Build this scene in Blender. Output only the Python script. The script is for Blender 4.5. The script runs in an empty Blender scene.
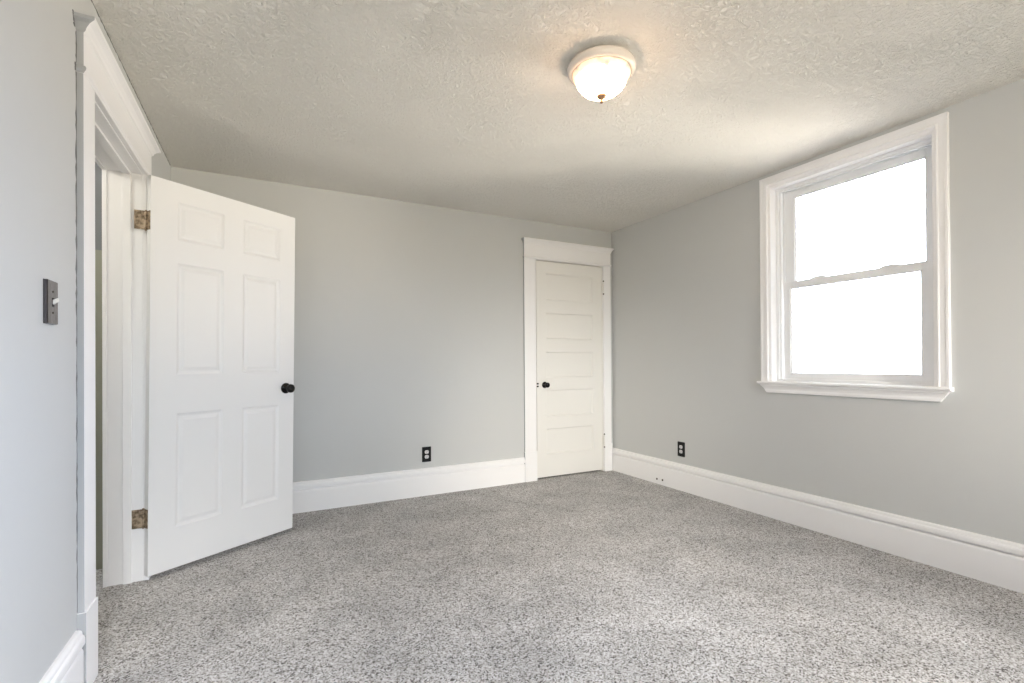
import bpy, bmesh, math, random
from mathutils import Vector, Matrix

S = bpy.context.scene
COL = S.collection

# ------------------------------------------------------------------ camera
F_PX = 486.0
cam_d = bpy.data.cameras.new('camera')
cam = bpy.data.objects.new('camera', cam_d)
COL.objects.link(cam)
S.camera = cam
cam_d.sensor_fit = 'HORIZONTAL'
cam_d.sensor_width = 36.0
cam_d.lens = F_PX / 1024 * 36.0
cam_d.shift_x = -1.06 / 1024
cam_d.shift_y = 18.92 / 1024
cam_d.clip_start = 0.02
YAW, PITCH, ROLL = 0.4814, 0.0044, 0.0059
CAM_H = 1.08
cam.matrix_world = (Matrix.Translation((0, 0, CAM_H)) @ Matrix.Rotation(-YAW, 4, 'Z')
                    @ Matrix.Rotation(math.pi / 2 + PITCH, 4, 'X') @ Matrix.Rotation(-ROLL, 4, 'Z'))

# ------------------------------------------------------------------ room size
XR, YB, XL0, AL, HC = 3.1395, 3.8621, -0.548, 0.0098, 2.381
YR = -1.45            # rear wall, behind the camera
WT = 0.16             # wall thickness

# ------------------------------------------------------------------ light
EXPOSURE = 0.0
LAMP_GLASS = 33.0
# hazy sky and sunlit ground outside, by direction: towards the rear of the house (where
# the fill glows are added), the side of the street, and the far side that the window in view looks at
SKY_HIGH_REAR, SKY_LOW_REAR, GROUND_REAR = (3, 3, 4), (18, 21, 24), (15, 13.5, 10)
SKY_HIGH_SIDE, SKY_LOW_SIDE, GROUND_SIDE = (3, 3, 4), (3, 3, 4), (23.8, 22.2, 19.6)
SKY_HIGH_FAR, SKY_LOW_FAR, GROUND_FAR = (17, 20.5, 26), (37, 44, 57), (5, 4.5, 4)
SKY_TOP, WALL_FILL_GLOW, FLOOR_FILL_GLOW = (30, 29, 28), (92, 87, 78), (78, 79, 81)
w = bpy.data.worlds.new('hazy_sky')
S.world = w
w.use_nodes = True
nt = w.node_tree
nt.nodes.clear()
out = nt.nodes.new('ShaderNodeOutputWorld')
bg = nt.nodes.new('ShaderNodeBackground')
tc = nt.nodes.new('ShaderNodeTexCoord')
sep = nt.nodes.new('ShaderNodeSeparateXYZ')
nt.links.new(tc.outputs['Generated'], sep.inputs[0])


def sky_ramp(axis, lo, hi):
    m = nt.nodes.new('ShaderNodeMapRange')
    m.interpolation_type = 'SMOOTHSTEP'
    m.inputs[1].default_value, m.inputs[2].default_value = lo, hi
    nt.links.new(sep.outputs[axis], m.inputs[0])
    return m.outputs[0]


def sky_mix(fac, a, b):
    m = nt.nodes.new('ShaderNodeMix')
    m.data_type = 'RGBA'
    nt.links.new(fac, m.inputs[0])
    for sock, v in ((m.inputs[6], a), (m.inputs[7], b)):
        if isinstance(v, tuple):
            sock.default_value = (*v, 1)
        else:
            nt.links.new(v, sock)
    return m.outputs[2]


rear = sky_ramp(1, -0.88, -0.66)
far = sky_ramp(1, -0.35, 0.25)
ground = sky_mix(rear, GROUND_REAR, sky_mix(far, GROUND_SIDE, GROUND_FAR))
low = sky_mix(rear, SKY_LOW_REAR, sky_mix(far, SKY_LOW_SIDE, SKY_LOW_FAR))
high = sky_mix(rear, SKY_HIGH_REAR, sky_mix(far, SKY_HIGH_SIDE, SKY_HIGH_FAR))
sky = sky_mix(sky_ramp(2, 0.66, 0.86), sky_mix(sky_ramp(2, 0.30, 0.60), low, high), SKY_TOP)


def sky_glow(base, direction, lo, hi, colour):
    """A soft bright patch added to the sky as fill, round a direction."""
    d = nt.nodes.new('ShaderNodeVectorMath')
    d.operation = 'DOT_PRODUCT'
    d.inputs[1].default_value = Vector(direction).normalized()
    nt.links.new(tc.outputs['Generated'], d.inputs[0])
    g = nt.nodes.new('ShaderNodeMapRange')
    g.interpolation_type = 'SMOOTHSTEP'
    g.inputs[1].default_value, g.inputs[2].default_value = lo, hi
    nt.links.new(d.outputs['Value'], g.inputs[0])
    return sky_mix(g.outputs[0], base, colour)


sky = sky_glow(sky, (-0.42, -0.89, 0.18), 0.965, 0.997, WALL_FILL_GLOW)  # added glow, aimed through the left rear window at the back wall
sky = sky_glow(sky, (0.12, -0.86, 0.52), 0.95, 0.995, FLOOR_FILL_GLOW)  # added glow, aimed through the right rear window at the carpet
nt.links.new(sky_mix(sky_ramp(2, -0.06, 0.06), ground, sky), bg.inputs[0])
nt.links.new(bg.outputs[0], out.inputs[0])


def portal(name, loc, rot, sx, sy):
    d = bpy.data.lights.new(name, 'AREA')
    d.shape = 'RECTANGLE'
    d.size, d.size_y = sx, sy
    d.cycles.is_portal = True
    o = bpy.data.objects.new(name, d)
    o.location = loc
    o.rotation_euler = rot
    COL.objects.link(o)


# the window in view, and the pair added for fill light in the rear wall behind the camera
WY0, WY1, WZ0, WZ1 = 1.228, 2.150, 0.940, 2.270
REAR = [(-0.35, 0.45, 0.85, 2.05), (2.00, 2.65, 0.85, 2.05)]
portal('window_portal', (XR + 0.17, (WY0 + WY1) / 2, (WZ0 + WZ1) / 2), (0, math.radians(90), 0), WZ1 - WZ0, WY1 - WY0)
for a, b, c, d in REAR:
    portal('rear_fill_portal', ((a + b) / 2, YR - 0.15, (c + d) / 2), (math.radians(90), 0, 0), b - a, d - c)

S.view_settings.view_transform = 'Standard'
S.view_settings.look = 'None'
S.view_settings.gamma = 1.0
S.view_settings.use_curve_mapping = False
S.view_settings.exposure = EXPOSURE
S.cycles.use_denoising = True
S.cycles.max_bounces = 16
S.cycles.diffuse_bounces = 10
S.cycles.sample_clamp_indirect = 10.0


# ------------------------------------------------------------------ materials
def srgb(r, g, b):
    f = lambda c: (c / 12.92 if c <= 0.04045 else ((c + 0.055) / 1.055) ** 2.4)
    return (f(r / 255), f(g / 255), f(b / 255), 1)


def mat(name, col, rough=0.5, metal=0.0, spec=0.5, bump=None):
    m = bpy.data.materials.new(name)
    m.use_nodes = True
    n, l = m.node_tree.nodes, m.node_tree.links
    b = n['Principled BSDF']
    b.inputs['Base Color'].default_value = col
    b.inputs['Roughness'].default_value = rough
    b.inputs['Metallic'].default_value = metal
    b.inputs['Specular IOR Level'].default_value = spec
    if bump:
        scale, strength, dist = bump
        t = n.new('ShaderNodeTexCoord')
        x = n.new('ShaderNodeTexNoise')
        x.inputs['Scale'].default_value = scale
        x.inputs['Detail'].default_value = 4
        k = n.new('ShaderNodeBump')
        k.inputs['Strength'].default_value = strength
        k.inputs['Distance'].default_value = dist
        l.new(t.outputs['Object'], x.inputs['Vector'])
        l.new(x.outputs['Fac'], k.inputs['Height'])
        l.new(k.outputs['Normal'], b.inputs['Normal'])
    return m


M_WALL = mat('grey_wall_paint', srgb(200, 201, 200), 0.55, bump=(3.0, 0.25, 0.02))
M_EDGE = mat('shaded_grey_edge_paint', srgb(168, 170, 173), 0.6, bump=(30.0, 0.4, 0.004))  # wall grey on the trim sides, darkened to stand for shade
M_TRIM = mat('white_trim_paint', srgb(243, 242, 242), 0.35, bump=(40.0, 0.06, 0.002))
M_DOOR = mat('white_door_paint', srgb(236, 236, 236), 0.4, bump=(25.0, 0.05, 0.002))
M_CLOSET = mat('warm_white_door_paint', srgb(235, 233, 228), 0.38, bump=(25.0, 0.06, 0.002))
M_VINYL = mat('white_vinyl', srgb(236, 237, 238), 0.3)
M_BLACK = mat('black_gloss', srgb(5, 5, 7), 0.08, spec=0.3)
M_BLACKPLATE = mat('black_plastic', srgb(7, 7, 8), 0.4, spec=0.3)
M_IVORY = mat('light_grey_plastic', srgb(214, 212, 214), 0.4)
M_SLOT = mat('slot_shadow_black', srgb(30, 30, 32), 0.6)
M_CHROME = mat('dark_chrome', srgb(96, 92, 96), 0.08, metal=1.0, bump=(22.0, 0.5, 0.004))
M_BOX = mat('dark_switch_back', srgb(46, 42, 48), 0.4)
M_WHITEPLASTIC = mat('white_plastic', srgb(236, 234, 230), 0.3)
M_PAN = mat('white_enamel_pan', srgb(232, 222, 212), 0.25)
M_FINIAL = mat('bronze_finial', srgb(150, 120, 95), 0.35, metal=0.6)
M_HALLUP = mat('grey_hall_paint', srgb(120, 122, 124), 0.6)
M_HALLLOW = mat('olive_beige_hall_paint', srgb(150, 150, 134), 0.6)
M_HOLE = mat('dark_screw', srgb(70, 62, 54), 0.5, metal=0.5)


def make_hinge_metal():
    m = mat('aged_brass', srgb(120, 104, 84), 0.42, metal=0.35)
    n, l = m.node_tree.nodes, m.node_tree.links
    b = n['Principled BSDF']
    t = n.new('ShaderNodeTexCoord')
    x = n.new('ShaderNodeTexNoise')
    x.inputs['Scale'].default_value = 60
    x.inputs['Detail'].default_value = 5
    r = n.new('ShaderNodeValToRGB')
    r.color_ramp.elements[0].position = 0.35
    r.color_ramp.elements[0].color = srgb(104, 88, 68)
    r.color_ramp.elements[1].position = 0.65
    r.color_ramp.elements[1].color = srgb(184, 164, 140)
    l.new(t.outputs['Object'], x.inputs['Vector'])
    l.new(x.outputs['Fac'], r.inputs[0])
    l.new(r.outputs[0], b.inputs['Base Color'])
    return m


M_HINGE = make_hinge_metal()


def make_ceiling():
    m = mat('stippled_ceiling', srgb(244, 241, 234), 0.75)
    n, l = m.node_tree.nodes, m.node_tree.links
    b = n['Principled BSDF']
    t = n.new('ShaderNodeTexCoord')
    no = n.new('ShaderNodeTexNoise')
    no.inputs['Scale'].default_value = 46
    no.inputs['Detail'].default_value = 5
    no.inputs['Roughness'].default_value = 0.6
    no.inputs['Distortion'].default_value = 1.2
    r = n.new('ShaderNodeValToRGB')
    r.color_ramp.elements[0].position = 0.42
    r.color_ramp.elements[1].position = 0.66
    big = n.new('ShaderNodeTexNoise')
    big.inputs['Scale'].default_value = 3.0
    big.inputs['Detail'].default_value = 2
    r2 = n.new('ShaderNodeMapRange')
    r2.inputs[1].default_value = 0.35
    r2.inputs[2].default_value = 0.65
    r2.inputs[3].default_value = 0.65
    r2.inputs[4].default_value = 1.0
    mul = n.new('ShaderNodeMath')
    mul.operation = 'MULTIPLY'
    k = n.new('ShaderNodeBump')
    k.inputs['Strength'].default_value = 0.8
    k.inputs['Distance'].default_value = 0.0125
    l.new(t.outputs['Object'], no.inputs['Vector'])
    l.new(t.outputs['Object'], big.inputs['Vector'])
    l.new(no.outputs['Fac'], r.inputs[0])
    l.new(big.outputs['Fac'], r2.inputs[0])
    l.new(r.outputs[0], mul.inputs[0])
    l.new(r2.outputs[0], mul.inputs[1])
    l.new(mul.outputs[0], k.inputs['Height'])
    l.new(k.outputs['Normal'], b.inputs['Normal'])
    return m


M_CEIL = make_ceiling()


def make_carpet():
    m = mat('speckled_frieze_carpet', srgb(170, 165, 160), 0.95, spec=0.1)
    n, l = m.node_tree.nodes, m.node_tree.links
    b = n['Principled BSDF']
    t = n.new('ShaderNodeTexCoord')
    dn = n.new('ShaderNodeTexNoise')          # warp, so that yarn tufts curl
    dn.inputs['Scale'].default_value = 70
    dn.inputs['Detail'].default_value = 2
    wv = n.new('ShaderNodeVectorMath')
    wv.operation = 'MULTIPLY_ADD'
    wv.inputs[1].default_value = (0.012, 0.012, 0.0)
    l.new(t.outputs['Object'], dn.inputs['Vector'])
    l.new(dn.outputs['Color'], wv.inputs[0])
    l.new(t.outputs['Object'], wv.inputs[2])
    vo = n.new('ShaderNodeTexVoronoi')
    vo.inputs['Scale'].default_value = 210
    l.new(wv.outputs[0], vo.inputs['Vector'])
    sepc = n.new('ShaderNodeSeparateColor')
    l.new(vo.outputs['Color'], sepc.inputs[0])
    r = n.new('ShaderNodeValToRGB')
    e = r.color_ramp
    e.interpolation = 'CONSTANT'
    e.elements[0].position = 0.0
    e.elements[0].color = srgb(92, 87, 84)
    e.elements[1].position = 0.13
    e.elements[1].color = srgb(150, 145, 140)
    for p, c in ((0.32, (184, 181, 178)), (0.58, (207, 205, 204)), (0.82, (223, 222, 222))):
        x = e.elements.new(p)
        x.color = srgb(*c)
    l.new(sepc.outputs[0], r.inputs[0])
    # broad footmarks in the pile
    big = n.new('ShaderNodeTexNoise')
    big.inputs['Scale'].default_value = 3.5
    big.inputs['Detail'].default_value = 4
    mrx = n.new('ShaderNodeMapRange')
    mrx.inputs[1].default_value = 0.3
    mrx.inputs[2].default_value = 0.7
    mrx.inputs[3].default_value = 0.74
    mrx.inputs[4].default_value = 1.00
    l.new(t.outputs['Object'], big.inputs['Vector'])
    l.new(big.outputs['Fac'], mrx.inputs[0])
    mx = n.new('ShaderNodeVectorMath')
    mx.operation = 'SCALE'
    l.new(r.outputs[0], mx.inputs[0])
    l.new(mrx.outputs[0], mx.inputs['Scale'])
    l.new(mx.outputs[0], b.inputs['Base Color'])
    k = n.new('ShaderNodeBump')
    k.inputs['Strength'].default_value = 0.6
    k.inputs['Distance'].default_value = 0.006
    l.new(sepc.outputs[1], k.inputs['Height'])
    l.new(k.outputs['Normal'], b.inputs['Normal'])
    b.inputs['Sheen Weight'].default_value = 0.15
    return m


M_CARPET = make_carpet()


def make_glass():
    m = bpy.data.materials.new('window_glass')
    m.use_nodes = True
    n, l = m.node_tree.nodes, m.node_tree.links
    n.clear()
    o = n.new('ShaderNodeOutputMaterial')
    t = n.new('ShaderNodeBsdfTransparent')
    g = n.new('ShaderNodeBsdfGlossy')
    g.inputs['Roughness'].default_value = 0.02
    f = n.new('ShaderNodeFresnel')
    f.inputs['IOR'].default_value = 1.45
    mx = n.new('ShaderNodeMixShader')
    l.new(f.outputs[0], mx.inputs[0])
    l.new(t.outputs[0], mx.inputs[1])
    l.new(g.outputs[0], mx.inputs[2])
    l.new(mx.outputs[0], o.inputs[0])
    return m


M_GLASS = make_glass()


def make_shade():
    """Alabaster lamp glass: cloudy white glass, lit from within."""
    m = mat('alabaster_lamp_glass', srgb(245, 238, 226), 0.2)
    n, l = m.node_tree.nodes, m.node_tree.links
    b = n['Principled BSDF']
    t = n.new('ShaderNodeTexCoord')
    x = n.new('ShaderNodeTexNoise')
    x.inputs['Scale'].default_value = 11
    x.inputs['Detail'].default_value = 3
    x.inputs['Distortion'].default_value = 1.5
    r = n.new('ShaderNodeValToRGB')
    r.color_ramp.elements[0].position = 0.3
    r.color_ramp.elements[0].color = (1.0, 0.58, 0.30, 1)
    r.color_ramp.elements[1].position = 0.55
    r.color_ramp.elements[1].color = (1.0, 0.67, 0.42, 1)
    l.new(t.outputs['Object'], x.inputs['Vector'])
    l.new(x.outputs['Fac'], r.inputs[0])
    l.new(r.outputs[0], b.inputs['Emission Color'])
    # denser clouds in the glass let little light through
    y = n.new('ShaderNodeTexNoise')
    y.inputs['Scale'].default_value = 14
    y.inputs['Detail'].default_value = 2
    q = n.new('ShaderNodeMapRange')
    q.interpolation_type = 'SMOOTHSTEP'
    q.inputs[1].default_value, q.inputs[2].default_value = 0.34, 0.45
    q.inputs[3].default_value, q.inputs[4].default_value = 0.035 * LAMP_GLASS, LAMP_GLASS
    l.new(t.outputs['Object'], y.inputs['Vector'])
    l.new(y.outputs['Fac'], q.inputs[0])
    # the flange sits above the bulbs, against the pan, and glows less than the bowl
    sp = n.new('ShaderNodeSeparateXYZ')
    z = n.new('ShaderNodeMapRange')
    z.interpolation_type = 'SMOOTHSTEP'
    z.inputs[1].default_value, z.inputs[2].default_value = -0.066, -0.080
    z.inputs[3].default_value, z.inputs[4].default_value = 0.025, 1.0
    mu = n.new('ShaderNodeMath')
    mu.operation = 'MULTIPLY'
    l.new(t.outputs['Object'], sp.inputs[0])
    l.new(sp.outputs[2], z.inputs[0])
    l.new(z.outputs[0], mu.inputs[0])
    l.new(q.outputs[0], mu.inputs[1])
    l.new(mu.outputs[0], b.inputs['Emission Strength'])
    return m


M_SHADE = make_shade()


# ------------------------------------------------------------------ mesh helpers
def box(bm, lo, hi, mi=0):
    v = [bm.verts.new((x, y, z)) for x in (lo[0], hi[0]) for y in (lo[1], hi[1]) for z in (lo[2], hi[2])]
    for q in ((0, 1, 3, 2), (4, 6, 7, 5), (0, 4, 5, 1), (2, 3, 7, 6), (0, 2, 6, 4), (1, 5, 7, 3)):
        f = bm.faces.new([v[i] for i in q])
        f.material_index = mi


def loft(bm, sections, close=True, caps=True, mi=0, cap_mi=None):
    """Skin a list of equally long point rings."""
    rings = [[bm.verts.new(p) for p in s] for s in sections]
    n = len(rings[0])
    for a, b in zip(rings, rings[1:]):
        for i in range(n if close else n - 1):
            j = (i + 1) % n
            f = bm.faces.new((a[i], a[j], b[j], b[i]))
            f.material_index = mi
    if caps:
        for r in (rings[0][::-1], rings[-1]):
            f = bm.faces.new(r)
            f.material_index = mi if cap_mi is None else cap_mi
    return rings


def lathe(bm, prof, seg=48, centre=(0, 0, 0), axis='Z', mi=0):
    """prof: (radius, height) pairs, revolved round the axis."""
    rings = []
    for r, h in prof:
        ring = []
        for i in range(seg):
            a = 2 * math.pi * i / seg
            p = (max(r, 1e-4) * math.cos(a), max(r, 1e-4) * math.sin(a), h)
            if axis == 'Y':
                p = (p[0], -p[2], p[1])
            elif axis == 'X':
                p = (p[2], p[0], p[1])
            ring.append(bm.verts.new(Vector(p) + Vector(centre)))
        rings.append(ring)
    for a, b in zip(rings, rings[1:]):
        for i in range(seg):
            j = (i + 1) % seg
            f = bm.faces.new((a[i], a[j], b[j], b[i]))
            f.smooth = True
            f.material_index = mi
    for r in (rings[0][::-1], rings[-1]):
        f = bm.faces.new(r)
        f.material_index = mi


def build(name, bm, mats, parent=None, bevel=0.0, loc=None, rot=None, smooth_angle=None):
    bmesh.ops.recalc_face_normals(bm, faces=bm.faces)
    me = bpy.data.meshes.new(name)
    bm.to_mesh(me)
    bm.free()
    for m in (mats if isinstance(mats, (list, tuple)) else [mats]):
        me.materials.append(m)
    o = bpy.data.objects.new(name, me)
    COL.objects.link(o)
    if parent:
        o.parent = parent
    if loc is not None:
        o.location = loc
    if rot is not None:
        o.rotation_euler = rot
    if bevel:
        md = o.modifiers.new('soft_edges', 'BEVEL')
        md.width = bevel
        md.segments = 2
        md.limit_method = 'ANGLE'
        md.angle_limit = math.radians(40)
    return o


def tag(o, label, cat, kind=None, group=None):
    o['label'] = label
    o['category'] = cat
    if kind:
        o['kind'] = kind
    if group:
        o['group'] = group
    return o


def empty(name, loc=(0, 0, 0), rot=(0, 0, 0)):
    o = bpy.data.objects.new(name, None)
    o.empty_display_size = 0.1
    o.location = loc
    o.rotation_euler = rot
    COL.objects.link(o)
    return o


def wall_with_hole(bm, run, hole, a, b, axis, z1):
    """Solid wall from run[0] to run[1], thickness a..b, with rectangular holes (lo, hi, z0, z1)."""
    cuts = sorted(hole)
    pos = run[0]

    def seg(u0, u1, z0, zz):
        if u1 - u0 < 1e-4 or zz - z0 < 1e-4:
            return
        if axis == 'y':
            box(bm, (a, u0, z0), (b, u1, zz))
        else:
            box(bm, (u0, a, z0), (u1, b, zz))
    for u0, u1, h0, h1 in cuts:
        seg(pos, u0, -0.05, z1)
        seg(u0, u1, -0.05, h0)
        seg(u0, u1, h1, z1)
        pos = u1
    seg(pos, run[1], -0.05, z1)


# ------------------------------------------------------------------ room shell
LROT = (0, 0, -AL)          # the left wall is a shade out of square
LLOC = (XL0, 0, 0)
ZT = HC + 0.03
DY0, DY1, DZ = 2.178, 3.028, 2.045       # left doorway
CX0, CX1, CZ = 2.258, 3.018, 2.030       # closet doorway

bm = bmesh.new()
box(bm, (-2.2, YR - 0.1, -0.06), (XR + 0.3, YB + 0.75, 0.0))
tag(build('floor', bm, M_CARPET), 'speckled grey and beige frieze carpet over the whole floor', 'carpet', 'structure')


def ceiling_mesh():
    bm = bmesh.new()
    nx, ny = 60, 80
    x0, x1, y0, y1 = -0.75, XR + 0.1, YR - 0.1, YB + 0.1
    g = []
    for i in range(nx + 1):
        row = []
        for j in range(ny + 1):
            x = x0 + (x1 - x0) * i / nx
            y = y0 + (y1 - y0) * j / ny
            d = 0.006 * math.sin(1.7 * x + 0.8 * y) * math.sin(2.3 * y - 0.6 * x + 1.0)
            edge = min(1.0, max(0.0, min(x - XL0, XR - x, YB - y)) / 0.35)
            row.append(bm.verts.new((x, y, HC + d * edge)))
        g.append(row)
    for i in range(nx):
        for j in range(ny):
            f = bm.faces.new((g[i][j], g[i][j + 1], g[i + 1][j + 1], g[i + 1][j]))
            f.smooth = True
    # upper skin so that the ceiling is a slab
    top = [bm.verts.new(p) for p in ((x0, y0, HC + 0.08), (x1, y0, HC + 0.08), (x1, y1, HC + 0.08), (x0, y1, HC + 0.08))]
    bm.faces.new(top)
    sides = [[g[i][0] for i in range(nx + 1)], [g[nx][j] for j in range(ny + 1)],
             [g[nx - i][ny] for i in range(nx + 1)], [g[0][ny - j] for j in range(ny + 1)]]
    for k, s in enumerate(sides):
        bm.faces.new(list(reversed(s)) + [top[k], top[(k + 1) % 4]])
    return bm


tag(build('ceiling', ceiling_mesh(), M_CEIL), 'white stippled plaster ceiling', 'ceiling', 'structure')

bm = bmesh.new()
wall_with_hole(bm, (YR - 0.1, YB + 0.1), [(DY0 - 0.012, DY1 + 0.012, -0.05, DZ + 0.012)], -0.14, 0.0, 'y', ZT)
tag(build('wall_left', bm, M_WALL, loc=LLOC, rot=LROT), 'light grey painted wall on the left with the open doorway', 'wall', 'structure')
bm = bmesh.new()
wall_with_hole(bm, (YR - 0.1, YB + WT), [(WY0 - 0.012, WY1 + 0.012, WZ0 - 0.03, WZ1 + 0.012)], XR, XR + WT, 'y', ZT)
tag(build('wall_right', bm, M_WALL), 'grey painted wall around the window', 'wall', 'structure')
bm = bmesh.new()
wall_with_hole(bm, (XL0 - 0.05, XR), [(CX0 - 0.012, CX1 + 0.012, -0.05, CZ + 0.012)], YB, YB + WT, 'x', ZT)
tag(build('wall_back', bm, M_WALL), 'grey painted wall behind the open door, with the closet door', 'wall', 'structure')
bm = bmesh.new()
wall_with_hole(bm, (XL0 - 0.05, XR), REAR, YR - WT, YR, 'x', ZT)
tag(build('wall_rear', bm, M_WALL), 'grey painted wall behind the camera', 'wall', 'structure')

# hall beyond the doorway
bm = bmesh.new()
box(bm, (-2.2, 3.30, 0), (-0.69, 3.40, 1.69), 1)
box(bm, (-2.2, 3.30, 1.69), (-0.69, 3.40, ZT), 0)
tag(build('wall_hall', bm, [M_HALLUP, M_HALLLOW]), 'two-tone hall wall, olive beige below grey, glimpsed through the doorway', 'wall', 'structure')
bm = bmesh.new()
box(bm, (-2.2, 1.0, 0), (-2.1, 3.30, ZT))
box(bm, (-2.2, 0.9, 0), (-0.72, 1.0, ZT))
tag(build('wall_hall_far', bm, M_HALLUP), 'far wall of the hall past the doorway', 'wall', 'structure')
bm = bmesh.new()
box(bm, (-2.2, 0.9, HC), (-0.76, 3.40, HC + 0.08))
tag(build('ceiling_hall', bm, M_CEIL), 'ceiling of the hall past the doorway', 'ceiling', 'structure')
hl = bpy.data.lights.new('hall_fill_light', 'POINT')  # unseen light added to brighten the hall and the far jamb
hl.energy = 22
hl.color = (1.0, 0.95, 0.84)
hl.shadow_soft_size = 0.12
o = bpy.data.objects.new('hall_fill_light', hl)
o.location = (-1.4, 2.4, 2.2)
COL.objects.link(o)

# closet interior behind the closed door
bm = bmesh.new()
box(bm, (CX0 - 0.1, YB + WT + 0.45, 0), (CX1 + 0.2, YB + WT + 0.5, ZT))
box(bm, (CX0 - 0.15, YB + WT, 0), (CX0 - 0.1, YB + WT + 0.5, ZT))
box(bm, (CX1 + 0.2, YB + WT, 0), (CX1 + 0.25, YB + WT + 0.5, ZT))
box(bm, (CX0 - 0.15, YB + WT, ZT - 0.05), (CX1 + 0.25, YB + WT + 0.5, ZT))
tag(build('wall_closet', bm, M_HALLUP), 'inside of the closet behind its closed door', 'wall', 'structure')

# ------------------------------------------------------------------ baseboards
BB = [(0, 0.0), (0.020, 0.0), (0.020, 0.150), (0.0185, 0.157), (0.014, 0.1635), (0.004, 0.1645), (0.002, 0.1728), (0.0225, 0.1735),
      (0.0245, 0.178), (0.0245, 0.194), (0.0225, 0.2015), (0.0175, 0.2065), (0.0165, 0.2155), (0.013, 0.2205), (0.008, 0.2225), (0, 0.2225)]


def baseboard_left(bm, y0, y1):
    loft(bm, [[(p[0], y, p[1]) for p in BB] for y in (y0, y1)])


bm = bmesh.new()
baseboard_left(bm, YR, 2.050)
baseboard_left(bm, 3.158, YB - 0.025)
tag(build('baseboard_left', bm, M_TRIM, loc=LLOC, rot=LROT), 'tall white moulded baseboard of the left wall, beside the doorway', 'baseboard', 'structure')
bm = bmesh.new()
loft(bm, [[(x, YB - p[0], p[1]) for p in BB] for x in (XL0 + 0.04, 2.126)])
tag(build('baseboard_back', bm, M_TRIM), 'tall white moulded baseboard under the back wall outlet', 'baseboard', 'structure')
bm = bmesh.new()
loft(bm, [[(XR - p[0], y, p[1]) for p in BB] for y in (YR, YB)])
bbr = tag(build('baseboard_right', bm, M_TRIM), 'tall white moulded baseboard below the window wall', 'baseboard', 'structure')
for yy, zz in ((3.232, 0.043), (3.165, 0.046)):
    bm = bmesh.new()
    lathe(bm, [(0.0, -0.004), (0.008, -0.003), (0.009, 0.0), (0.009, 0.002)], 16, axis='X')
    build('screw_head', bm, M_HOLE, bbr, loc=(XR - 0.0205, yy, zz))


# ------------------------------------------------------------------ door casings
def casing_set(bm, P, u0a, u0b, u1a, u1b, zo, ret=0.8):
    """Craftsman door surround.  P(u, off, z) maps along-wall / off-wall / height to 3-D.
    u0a..u0b and u1a..u1b are the side boards; wall-painted ends, darkened for shade, use material slot 1."""
    def pbox(ua, ub, o1, z0, z1, ends=(1, 1)):
        v = [[[bm.verts.new(P(u, o, z)) for z in (z0, z1)] for o in (0.0, o1)] for u in (ua, ub)]
        F = lambda q, mi=0: setattr(bm.faces.new(q), 'material_index', mi)
        F((v[0][1][0], v[1][1][0], v[1][1][1], v[0][1][1]))
        F((v[0][0][0], v[0][0][1], v[1][0][1], v[1][0][0]))
        F((v[0][0][1], v[0][1][1], v[1][1][1], v[1][0][1]))
        F((v[0][0][0], v[1][0][0], v[1][1][0], v[0][1][0]))
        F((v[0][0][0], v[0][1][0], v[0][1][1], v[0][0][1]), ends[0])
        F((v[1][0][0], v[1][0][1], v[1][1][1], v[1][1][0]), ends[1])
    pl = 0.27
    pbox(u0a, u0b, 0.019, pl, zo, (1, 0))
    pbox(u1a, u1b, 0.019, pl, zo, (0, 1))
    pbox(u0a - 0.004, u0b + 0.002, 0.0245, 0.0, pl, (1, 0))
    pbox(u1a - 0.002, u1b + 0.004, 0.0245, 0.0, pl, (0, 1))
    # header: bead, flat board and crown, all returned at their ends
    prof = [(0.000, 0.019), (0.004, 0.022), (0.008, 0.0265), (0.014, 0.0285), (0.020, 0.0265), (0.024, 0.022), (0.0255, 0.0195),
            (0.134, 0.0195), (0.136, 0.0225), (0.139, 0.026), (0.149, 0.030), (0.160, 0.039), (0.166, 0.049), (0.168, 0.0545),
            (0.178, 0.0555), (0.180, 0.054)]
    rings = []
    for z, o in prof:
        e = (o - 0.0195) * ret
        rings.append([P(u0a - e, 0.0, zo + z), P(u0a - e, o, zo + z), P(u1b + e, o, zo + z), P(u1b + e, 0.0, zo + z)])
    vs = [[bm.verts.new(p) for p in r] for r in rings]
    for r0, r1 in zip(vs, vs[1:]):
        for k in range(4):
            m = (k + 1) % 4
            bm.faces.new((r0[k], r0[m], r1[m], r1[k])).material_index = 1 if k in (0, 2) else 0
    bm.faces.new(vs[0])
    bm.faces.new(vs[-1])


bm = bmesh.new()
casing_set(bm, lambda u, o, z: (o, u, z), 2.064, 2.184, 3.020, 3.136, 2.040)
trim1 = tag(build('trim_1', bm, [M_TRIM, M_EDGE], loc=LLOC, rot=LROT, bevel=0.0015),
            'white doorway surround with crown header on the left wall, grey-painted edges darkened for shade', 'door casing', 'structure')
bm = bmesh.new()
casing_set(bm, lambda u, o, z: (u, YB - o, z), 2.126, 2.247, 3.022, 3.110, 2.026, 0.55)
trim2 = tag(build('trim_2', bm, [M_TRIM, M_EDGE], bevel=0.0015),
            'white closet door surround with crown header in the back corner', 'door casing', 'structure')


# old cracked caulk: thin ragged bead where plaster meets the doorway trim and the ceiling
M_CAULK = mat('cracked_grey_caulk', srgb(112, 112, 112), 0.8, bump=(120.0, 0.6, 0.004))
rng = random.Random(7)


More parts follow.
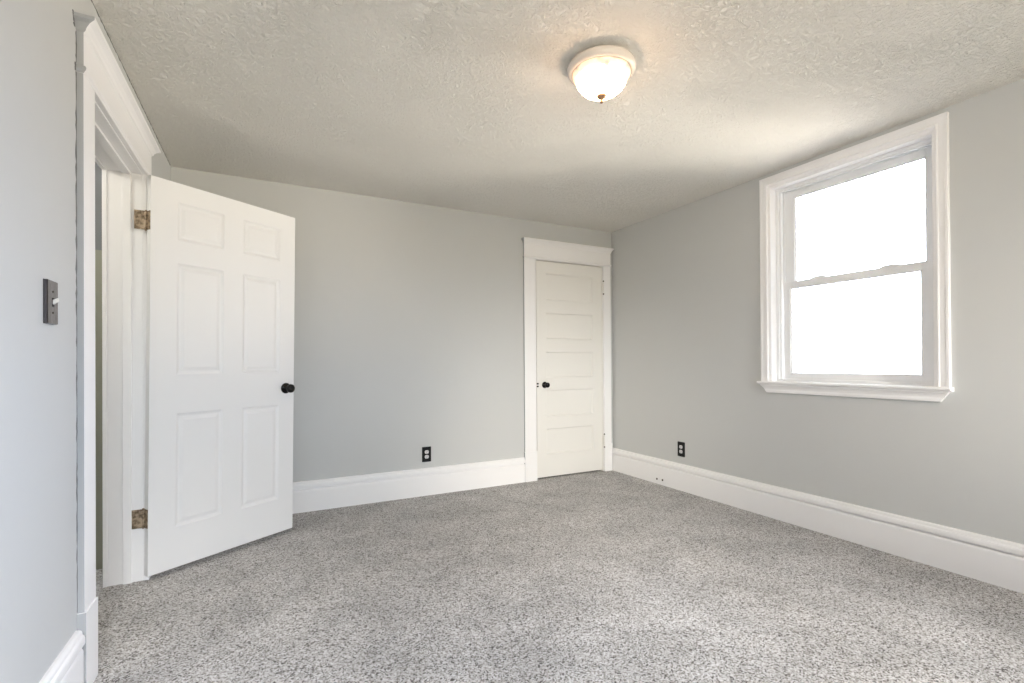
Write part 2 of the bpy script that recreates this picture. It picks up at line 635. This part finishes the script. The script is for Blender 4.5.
def ragged(bm, A, B, n, wide, w0, w1, off):
    """Irregular bead from A to B; wide = direction of its width, off = direction it stands proud."""
    A, B, wide, off = Vector(A), Vector(B), Vector(wide), Vector(off)
    prev = None
    for i in range(n + 1):
        p = A.lerp(B, i / n)
        w = w0 + (w1 - w0) * rng.random() ** 2
        h = rng.uniform(0.0010, 0.0024)
        j = wide * rng.uniform(-0.0008, 0.0008)
        cur = [p + j, p + j + off * h, p + j + wide * w + off * h, p + j + wide * w]
        cur = [bm.verts.new(c) for c in cur]
        if prev:
            for k in range(4):
                m = (k + 1) % 4
                bm.faces.new((prev[k], prev[m], cur[m], cur[k]))
        else:
            bm.faces.new(cur[::-1])
        prev = cur
    bm.faces.new(prev)


bm = bmesh.new()
ragged(bm, (0, 2.064, 0.275), (0, 2.064, 2.038), 90, (0, -1, 0), 0.001, 0.009, (1, 0, 0))
ragged(bm, (0, 2.057, 2.040), (0, 2.057, 2.066), 5, (0, -1, 0), 0.003, 0.010, (1, 0, 0))
ragged(bm, (0, 2.064, 2.070), (0, 2.064, 2.172), 10, (0, -1, 0), 0.002, 0.009, (1, 0, 0))
ragged(bm, (0, 2.052, 2.180), (0, 2.034, 2.222), 8, (0, -1, 0), 0.004, 0.013, (1, 0, 0))
o = build('caulk_bead', bm, M_CAULK, trim1)
o['label'] = 'dark cracked caulk line'
bm = bmesh.new()
ragged(bm, (0.0, 1.2, HC + 0.0005), (0.0, 3.84, HC + 0.0005), 160, (0, 0, -1), 0.001, 0.007, (1, 0, 0))
o = build('caulk_bead', bm, M_CAULK, bpy.data.objects['wall_left'])
o['label'] = 'dark crack along the ceiling'

# doorway lining (jambs, head and stops)
def doorway_jamb(bm):
    x0, x1 = -0.14, 0.0
    box(bm, (x0, DY0, 0), (x1, 2.188, 2.036))
    box(bm, (x0, 3.019, 0), (x1, 3.030, 2.036))
    box(bm, (x0, DY0, 2.036), (x1, 3.030, 2.047))
    # stops
    box(bm, (-0.079, 2.188, 0), (-0.0435, 2.199, 2.036))
    box(bm, (-0.079, 3.008, 0), (-0.0435, 3.019, 2.036))
    box(bm, (-0.079, 2.199, 2.025), (-0.0435, 3.008, 2.036))
    # hall side casing
    box(bm, (x0 - 0.017, 3.012, 0), (x0, 3.125, 2.15))
    box(bm, (x0 - 0.017, 2.08, 0), (x0, 2.195, 2.15))
    box(bm, (x0 - 0.017, 2.195, 2.03), (x0, 3.012, 2.15))


bm = bmesh.new()
doorway_jamb(bm)
tag(build('door_jamb', bm, M_TRIM, loc=LLOC, rot=LROT, bevel=0.0015),
    'white painted jamb and stop lining the open doorway', 'door jamb', 'structure')
bm = bmesh.new()
box(bm, (CX0 - 0.010, YB + 0.002, 0), (2.2575, YB + WT, 2.03))
box(bm, (3.013, YB + 0.002, 0), (CX1 + 0.010, YB + WT, 2.03))
box(bm, (CX0 - 0.010, YB + 0.002, 2.0265), (CX1 + 0.010, YB + WT, 2.040))
box(bm, (2.2575, YB + 0.05, 0), (2.275, YB + 0.085, 2.0265))
box(bm, (3.000, YB + 0.05, 0), (3.013, YB + 0.085, 2.0265))
box(bm, (2.2625, YB + 0.05, 2.014), (3.013, YB + 0.085, 2.0265))
tag(build('closet_jamb', bm, M_CLOSET, bevel=0.001), 'white jamb lining around the closed closet door', 'door jamb', 'structure')


# ------------------------------------------------------------------ doors
def panel_slab(bm, W, H, T, xs, zs, cells, rings):
    """Door slab x 0..W, z 0..H, front face y=0 (towards -y), back face y=T, moulded panels on both faces."""
    X = [0] + xs + [W]
    Z = [0] + zs + [H]
    for face in (0, 1):
        y0, sg = (0.0, 1) if face == 0 else (T, -1)
        V = {}
        for i, x in enumerate(X):
            for j, z in enumerate(Z):
                V[i, j] = bm.verts.new((x, y0, z))
        for i in range(len(X) - 1):
            for j in range(len(Z) - 1):
                q = [V[i, j], V[i + 1, j], V[i + 1, j + 1], V[i, j + 1]]
                if (i, j) not in cells:
                    bm.faces.new(q)
                    continue
                prev = q
                for ins, dep in rings:
                    y = y0 + sg * dep
                    a, b, c, d = X[i] + ins, X[i + 1] - ins, Z[j] + ins, Z[j + 1] - ins
                    cur = [bm.verts.new(p) for p in ((a, y, c), (b, y, c), (b, y, d), (a, y, d))]
                    for k in range(4):
                        m = (k + 1) % 4
                        bm.faces.new((prev[k], prev[m], cur[m], cur[k]))
                    prev = cur
                bm.faces.new(prev)
        edge = ([V[i, 0] for i in range(len(X))] + [V[len(X) - 1, j] for j in range(1, len(Z))]
                + [V[i, len(Z) - 1] for i in range(len(X) - 2, -1, -1)] + [V[0, j] for j in range(len(Z) - 2, 0, -1)])
        if face == 0:
            e0 = edge
    n = len(e0)
    for i in range(n):
        j = (i + 1) % n
        bm.faces.new((e0[i], edge[i], edge[j], e0[j]))


KNOB = [(0.0, 0.0), (0.032, 0.0), (0.0335, 0.002), (0.0335, 0.006), (0.030, 0.010), (0.020, 0.012), (0.0125, 0.015), (0.0115, 0.024),
        (0.0135, 0.029), (0.020, 0.033), (0.0255, 0.040), (0.0275, 0.048), (0.0265, 0.056), (0.021, 0.063), (0.012, 0.0665), (0.0, 0.0675)]

# open six-panel door
K = 0.99
DWD, DTH = 0.829 * K, 0.034
z_base = CAM_H + (0.015 - 1.08) * K
DH = (2.0309 - 0.015) * K
DA, LO, SG = 0.5916, 0.0169, 0.0022
nx_, ny_ = math.sin(DA), -math.cos(DA)
bx = (-0.4905 + nx_ * LO * (0.015 - 1.0)) * K
by = (3.0044 + ny_ * LO * (0.015 - 1.0)) * K
conv = lambda z: CAM_H + (z - 1.08) * K - z_base
bm = bmesh.new()
panel_slab(bm, DWD, DH, DTH, [v * K for v in (0.125, 0.369, 0.482, 0.724)],
           [conv(z) for z in (0.228, 0.824, 1.029, 1.612, 1.733, 1.931)],
           {(1, 1), (3, 1), (1, 3), (3, 3), (1, 5), (3, 5)},
           [(0.004, 0.003), (0.012, 0.0075), (0.017, 0.0085), (0.022, 0.0075), (0.036, 0.0025), (0.038, 0.0022)])
door1 = build('door_1', bm, M_DOOR, loc=(bx, by, z_base))
door1.rotation_mode = 'XYZ'
door1.matrix_world = (Matrix.Translation((bx, by, z_base)) @ Matrix.Rotation(DA, 4, 'Z')
                      @ Matrix.Rotation(LO, 4, 'X') @ Matrix.Rotation(SG, 4, 'Y'))
tag(door1, 'white six-panel door standing open on the left, with a black knob', 'door', 'structure')
kx, kz = 0.769 * K, conv(0.9265)
bm = bmesh.new()
lathe(bm, KNOB, 40, axis='Y')
build('door_knob', bm, M_BLACK, door1, loc=(kx, 0.0, kz))['label'] = 'round black knob'
bm = bmesh.new()
lathe(bm, KNOB, 40, axis='Y')
build('door_knob', bm, M_BLACK, door1, loc=(kx, DTH, kz), rot=(0, 0, math.pi))['label'] = 'round black knob'
bm = bmesh.new()
box(bm, (DWD - 0.001, DTH / 2 - 0.0125, kz - 0.028), (DWD + 0.0015, DTH / 2 + 0.0125, kz + 0.028))
box(bm, (DWD, DTH / 2 - 0.006, kz - 0.008), (DWD + 0.009, DTH / 2 + 0.006, kz + 0.008))
build('latch', bm, M_BLACKPLATE, door1, bevel=0.001)


def hinge_mesh(jamb_dir):
    """Butt hinge about its pin at the local origin: one leaf on the door edge, one on the jamb."""
    bm = bmesh.new()
    h = 0.047
    box(bm, (-0.0018, -DTH + 0.003, -h), (0.0006, -0.001, h))                # leaf on the door's edge
    d = Vector(jamb_dir).normalized()
    nrm = Vector((-d.y, d.x, 0))
    a, b = d * 0.005, d * 0.052
    t = nrm * 0.0022
    secs = [[(p.x, p.y, z) for p in (a, b, b + t, a + t)] for z in (-h, h)]
    loft(bm, secs)
    for k in range(5):
        z0 = -h + k * 2 * h / 5 + 0.0006
        lathe(bm, [(0.0, z0), (0.0062, z0), (0.0062, z0 + 2 * h / 5 - 0.0012), (0.0, z0 + 2 * h / 5 - 0.0012)], 16, centre=(-0.004, 0.004, 0))
    lathe(bm, [(0.0, -h - 0.006), (0.004, -h - 0.004), (0.005, -h), (0.0, -h)], 12, centre=(-0.004, 0.004, 0))
    lathe(bm, [(0.0, h), (0.0055, h), (0.004, h + 0.004), (0.0, h + 0.005)], 12, centre=(-0.004, 0.004, 0))
    for sz in (-0.6, 0.0, 0.6):
        p = d * (0.038 if sz else 0.024)
        lathe(bm, [(0.0, -0.0028), (0.004, -0.0026), (0.0042, 0.0)], 10, centre=(p.x, p.y - 0.001, sz * h), axis='Y')
    return bm


# the jamb leaf runs along the jamb, towards the hall: world -x, expressed in the door's frame
jd = Matrix.Rotation(-DA, 3, 'Z') @ Vector((-1, 0.0, 0))
for zc in (1.8075, 0.3035):
    o = build('hinge', hinge_mesh(jd), M_HINGE, door1, loc=(0.0, DTH, conv(zc)), bevel=0.0006)
    o['label'] = 'aged brass hinge'

# closet door, five flat panels
cz0, cz1 = 0.016, 2.0205
bm = bmesh.new()
CW = 3.0105 - 2.2655
cx = lambda v: v - 2.2655
panel_slab(bm, CW, cz1 - cz0, 0.036, [cx(2.368), cx(2.905)],
           [z - cz0 for z in (0.223, 0.463, 0.573, 0.823, 0.935, 1.181, 1.296, 1.543, 1.660, 1.912)],
           {(1, 1), (1, 3), (1, 5), (1, 7), (1, 9)},
           [(0.0015, 0.005), (0.006, 0.007), (0.010, 0.0125), (0.0115, 0.0145), (0.0125, 0.0145)])
door2 = tag(build('door_2', bm, M_CLOSET, loc=(2.2655, YB + 0.004, cz0)),
            'closed cream white closet door with five flat panels', 'door', 'structure')
bm = bmesh.new()
KS = [(r * 0.88, h * 1.02) for r, h in KNOB]
lathe(bm, KS, 36, axis='Y')
build('door_knob', bm, M_BLACK, door2, loc=(2.348 - 2.2655, 0.0, 0.871 - cz0))['label'] = 'round black knob'
bm = bmesh.new()
for dz in (0.0125, -0.0125):
    box(bm, (0.000, -0.0045, 0.871 - cz0 + dz - 0.007), (0.0175, 0.004, 0.871 - cz0 + dz + 0.007))
build('latch', bm, M_BLACKPLATE, door2, bevel=0.001)['label'] = 'black latch plate'
for zc in (1.815, 0.305):
    bm = bmesh.new()
    h = 0.048
    for k in range(5):
        z0 = -h + k * 2 * h / 5 + 0.0015
        lathe(bm, [(0.0, z0), (0.0068, z0), (0.0068, z0 + 2 * h / 5 - 0.003), (0.0, z0 + 2 * h / 5 - 0.003)], 16)
    lathe(bm, [(0.0, h), (0.006, h), (0.0075, h + 0.005), (0.004, h + 0.010), (0.0, h + 0.011)], 14)
    lathe(bm, [(0.0, -h - 0.010), (0.004, -h - 0.009), (0.0075, -h - 0.004), (0.006, -h), (0.0, -h)], 14)
    box(bm, (-0.0015, 0.004, -h), (0.0015, 0.024, h))
    hg = build('hinge', bm, M_CLOSET, door2, loc=(CW + 0.0065, -0.0285, zc - cz0))
    hg['label'] = 'white-painted hinge'
    for sz in (1, -1):
        bm = bmesh.new()
        lathe(bm, [(0.0, 0.0), (0.0055, 0.0), (0.0075, 0.004), (0.0075, 0.008), (0.004, 0.012), (0.0, 0.0125)], 14)
        build('pin_tip', bm, M_HOLE, hg, loc=(0, 0, sz * (h + 0.0095)), rot=(0 if sz > 0 else math.pi, 0, 0))

# ------------------------------------------------------------------ window in the right wall
win = empty('window_1', (XR, (WY0 + WY1) / 2, WZ0))
tag(win, 'white double-hung window with overexposed daylight outside', 'window', 'structure')
yc = (WY0 + WY1) / 2


def R(bm, x0, x1, y0, y1, z0, z1):
    """Box in window coordinates: x from the wall face outwards (+) or into the room (-)."""
    box(bm, (x0, y0 - yc, z0 - WZ0), (x1, y1 - yc, z1 - WZ0))


def frame_rect(bm, x0, x1, y0, y1, z0, z1, w):
    l, r, b, t = (w if isinstance(w, (list, tuple)) else (w,) * 4)
    R(bm, x0, x1, y0, y0 + l, z0, z1)
    R(bm, x0, x1, y1 - r, y1, z0, z1)
    if b:
        R(bm, x0, x1, y0 + l, y1 - r, z0, z0 + b)
    if t:
        R(bm, x0, x1, y0 + l, y1 - r, z1 - t, z1)


def mitred(bm, prof, y0, y1, z0, z1):
    """Three-sided mitred casing; prof: (inset from outer edge, off-wall)."""
    paths = [(lambda d: (y1 - d, z0)), (lambda d: (y1 - d, z1 - d)), (lambda d: (y0 + d, z1 - d)), (lambda d: (y0 + d, z0))]
    secs = [[(-o, f(d)[0] - yc, f(d)[1] - WZ0) for d, o in prof] for f in paths]
    loft(bm, secs)


bm = bmesh.new()
mitred(bm, [(0, 0), (0, 0.020), (0.002, 0.022), (0.014, 0.022), (0.016, 0.020), (0.040, 0.019), (0.043, 0.0215), (0.050, 0.0215),
            (0.0535, 0.018), (0.0555, 0.011), (0.060, 0.011), (0.066, 0.009), (0.072, 0.006), (0.072, 0.0)], 1.165, 2.218, 0.941, 2.350)
build('casing', bm, M_TRIM, win, bevel=0.0008)
bm = bmesh.new()
frame_rect(bm, 0.0, 0.165, WY0 - 0.012, WY1 + 0.012, WZ0 - 0.02, WZ1 + 0.012, 0.012)
build('jamb', bm, M_TRIM, win)
bm = bmesh.new()
frame_rect(bm, 0.055, 0.150, WY0, WY1, WZ0, WZ1, (0.020, 0.020, 0.018, 0.016))          # vinyl master frame
frame_rect(bm, 0.062, 0.076, WY0, WY1, WZ0, WZ1, (0.034, 0.034, 0.012, 0.028))          # inner stop
frame_rect(bm, 0.104, 0.110, WY0, WY1, WZ0, WZ1, (0.034, 0.034, 0.012, 0.026))          # parting track
build('window_frame', bm, M_VINYL, win, bevel=0.0012)
# stool with rounded nose
bm = bmesh.new()
st = [(0.055, 0.941), (-0.041, 0.941), (-0.0455, 0.9385), (-0.047, 0.933), (-0.0455, 0.927), (-0.041, 0.924), (-0.033, 0.9225), (-0.030, 0.918), (0.0, 0.918), (0.055, 0.918)]
secs = []
for y in (1.155, 1.1575, 2.2315, 2.234):
    e = 0.0025 if y in (1.155, 2.234) else 0.0
    secs.append([(min(p[0] + (e if p[0] < -0.02 else 0), 0.0), y - yc, p[1] - WZ0) for p in st])
loft(bm, secs)
R(bm, 0.0, 0.06, WY0 - 0.01, WY1 + 0.01, 0.9175, 0.9405)
build('stool', bm, M_TRIM, win)
# apron, ends returned on a slant
bm = bmesh.new()
ap = [(0.0, 0.9185), (0.031, 0.9185), (0.031, 0.912), (0.026, 0.907), (0.020, 0.897), (0.017, 0.886), (0.0185, 0.876), (0.0185, 0.866), (0.014, 0.862), (0.0, 0.862)]
secs = []
for y, sg in ((1.166, 1), (2.219, -1)):
    secs.append([(-o, y + sg * (0.9185 - z) * 0.75 - yc, z - WZ0) for o, z in ap])
loft(bm, secs)
build('apron', bm, M_TRIM, win, bevel=0.0008)


def sash(name, x, y0, y1, z0, z1, w, label):
    bm = bmesh.new()
    l, r, b, t = w
    frame_rect(bm, x, x + 0.026, y0, y1, z0, z1, w)
    # glazing bead step
    frame_rect(bm, x + 0.008, x + 0.020, y0 + l, y1 - r, z0 + b, z1 - t, 0.007)
    s = build(name, bm, M_VINYL, win, bevel=0.0014)
    s['label'] = label
    bm = bmesh.new()
    R(bm, x + 0.012, x + 0.016, y0 + l, y1 - r, z0 + b, z1 - t)
    build('pane', bm, M_GLASS, s)
    return s


up = sash('upper_sash', 0.112, 1.247, 2.131, 1.580, 2.256, (0.065, 0.078, 0.036, 0.055), 'upper sash, set further out')
lo = sash('lower_sash', 0.078, 1.266, 2.112, 0.952, 1.622, (0.056, 0.047, 0.042, 0.046), 'lower sash')
for y in (1.875, 1.475):
    bm = bmesh.new()
    prof = [(-0.055, 0.0), (-0.040, 0.007), (-0.022, 0.012), (0.022, 0.012), (0.040, 0.007), (0.055, 0.0)]
    loft(bm, [[(x, p[0], p[1]) for p in prof] for x in (0.080, 0.100)])
    build('tilt_latch', bm, M_VINYL, lo, loc=(0, y - yc, 1.6215 - WZ0), bevel=0.001)

# unseen rear windows behind the camera, added to let in fill light
for k, (a, b, c, d) in enumerate(REAR):
    bm = bmesh.new()
    for lo_, hi_ in (((a, YR - WT, c), (a + 0.05, YR - 0.04, d)), ((b - 0.05, YR - WT, c), (b, YR - 0.04, d)),
                     ((a, YR - WT, c), (b, YR - 0.04, c + 0.05)), ((a, YR - WT, d - 0.05), (b, YR - 0.04, d)),
                     ((a, YR - 0.12, (c + d) / 2 - 0.025), (b, YR - 0.07, (c + d) / 2 + 0.025))):
        box(bm, lo_, hi_)
    tag(build('window_%d' % (k + 2), bm, M_VINYL), ['added white fill window in the rear wall nearer the left wall', 'added white fill window in the rear wall nearer the right wall'][k],
        'window', 'structure')

# ------------------------------------------------------------------ ceiling light
LX, LY = 1.325, 1.69
lamp = tag(empty('ceiling_light', (LX, LY, HC)), 'lit flush dome ceiling light with white pan and small bronze finial', 'ceiling light')
bm = bmesh.new()
lathe(bm, [(0.0, 0.004), (0.118, 0.004), (0.120, -0.006), (0.138, -0.010), (0.1450, -0.015), (0.1475, -0.022), (0.1470, -0.032), (0.1430, -0.040),
           (0.1360, -0.046), (0.1270, -0.049), (0.1255, -0.044), (0.1245, -0.032), (0.0, -0.032)], 72)
build('lamp_base', bm, M_PAN, lamp)
bm = bmesh.new()
lathe(bm, [(0.1225, -0.038), (0.1245, -0.050), (0.1235, -0.057), (0.1190, -0.063), (0.1120, -0.068), (0.1090, -0.073), (0.1080, -0.079),
           (0.1040, -0.092), (0.0940, -0.107), (0.0790, -0.121), (0.0600, -0.132), (0.0380, -0.139), (0.0150, -0.142), (0.0, -0.1425)], 72)
build('lamp_shade', bm, M_SHADE, lamp)['label'] = 'glowing alabaster glass bowl'
bm = bmesh.new()
lathe(bm, [(0.0, -0.137), (0.0200, -0.138), (0.0215, -0.143), (0.0190, -0.149), (0.0120, -0.154), (0.0075, -0.158), (0.0055, -0.163),
           (0.0070, -0.168), (0.0060, -0.173), (0.0, -0.176)], 28)
build('finial', bm, M_FINIAL, lamp)['label'] = 'small bronze finial'

# ------------------------------------------------------------------ outlets and switch
def rounded_plate(bm, w, h, t, r=0.004, mi=0):
    pts = []
    for cx_, cy_, a0 in ((w / 2 - r, h / 2 - r, 0), (-w / 2 + r, h / 2 - r, 90), (-w / 2 + r, -h / 2 + r, 180), (w / 2 - r, -h / 2 + r, 270)):
        for k in range(5):
            a = math.radians(a0 + k * 22.5)
            pts.append((cx_ + r * math.cos(a), cy_ + r * math.sin(a)))
    secs = []
    for d, s in ((0.0, 1.0), (t * 0.5, 1.0), (t, 0.965)):
        secs.append([(x * s, -d, z * (1 - (1 - s) * w / h)) for x, z in pts])
    loft(bm, secs, mi=mi)


def outlet(loc, rz, label):
    """Local frame: wall plane y=0, facing -y."""
    bm = bmesh.new()
    rounded_plate(bm, 0.076, 0.123, 0.006)
    o = build('wall_outlet', bm, M_BLACKPLATE, loc=loc, rot=(0, 0, rz))
    tag(o, label, 'outlet', group='black duplex wall outlets')
    for dz in (0.0195, -0.0195):
        bm = bmesh.new()
        pts = []
        for k in range(32):
            a = 2 * math.pi * k / 32
            pts.append((0.0172 * math.cos(a), max(-0.0142, min(0.0142, 0.0172 * math.sin(a)))))
        loft(bm, [[(x, -0.004, z) for x, z in pts], [(x, -0.0075, z) for x, z in pts], [(x * 0.93, -0.0082, z * 0.93) for x, z in pts]])
        r = build('receptacle', bm, M_IVORY, o, loc=(0, 0, dz))
        r['label'] = 'light grey receptacle'
        bm = bmesh.new()
        box(bm, (-0.0072, -0.0086, -0.001), (-0.0054, -0.0078, 0.0075))
        box(bm, (0.0054, -0.0086, 0.0), (0.0072, -0.0078, 0.0068))
        lathe(bm, [(0.0, 0.0078), (0.0026, 0.0078), (0.0026, 0.0086), (0.0, 0.0086)], 12, centre=(0, 0, -0.0075), axis='Y')
        build('slots', bm, M_SLOT, r)
    bm = bmesh.new()
    lathe(bm, [(0.0, 0.005), (0.0035, 0.005), (0.0032, 0.0068), (0.0, 0.0072)], 14, axis='Y')
    build('screw', bm, M_CHROME, o)
    return o


outlet((1.2125, YB, 0.333), 0.0, 'black wall outlet above the baseboard between open door and closet')
outlet((XR, 2.9665, 0.3445), math.radians(-90), 'black wall outlet on the window wall near the corner')

# toggle switch on the left wall (local frame faces -y, turned to face +x)
ys, zs_ = 1.832, 1.259
bm = bmesh.new()
rounded_plate(bm, 0.0735, 0.124, 0.0045, 0.002)
sw = build('light_switch', bm, M_BOX, loc=(XL0 + math.tan(AL) * ys, ys, zs_), rot=(0, 0, math.radians(90) - AL))
tag(sw, 'dark chrome toggle switch plate on the left wall', 'light switch')
bm = bmesh.new()
rounded_plate(bm, 0.0735, 0.1235, 0.006, 0.003)
build('switch_plate', bm, M_CHROME, sw, loc=(0, -0.0046, 0))['label'] = 'shiny dark chrome cover plate'
bm = bmesh.new()
box(bm, (-0.0055, -0.0115, -0.0125), (0.0055, -0.0100, 0.0125))
build('toggle_slot', bm, M_SLOT, sw)
bm = bmesh.new()
loft(bm, [[(-0.0055, -0.0100, -0.007), (0.0055, -0.0100, -0.007), (0.0055, -0.0100, 0.006), (-0.0055, -0.0100, 0.006)],
          [(-0.0048, -0.0230, 0.004), (0.0048, -0.0230, 0.004), (0.0048, -0.0215, 0.0125), (-0.0048, -0.0215, 0.0125)]])
build('toggle', bm, M_WHITEPLASTIC, sw, bevel=0.0008)['label'] = 'white toggle lever'
for dz in (0.03, -0.03):
    bm = bmesh.new()
    lathe(bm, [(0.0, 0.0100), (0.0034, 0.0100), (0.003, 0.0116), (0.0, 0.0120)], 14, axis='Y')
    build('screw', bm, M_HOLE, sw, loc=(0, 0, dz))
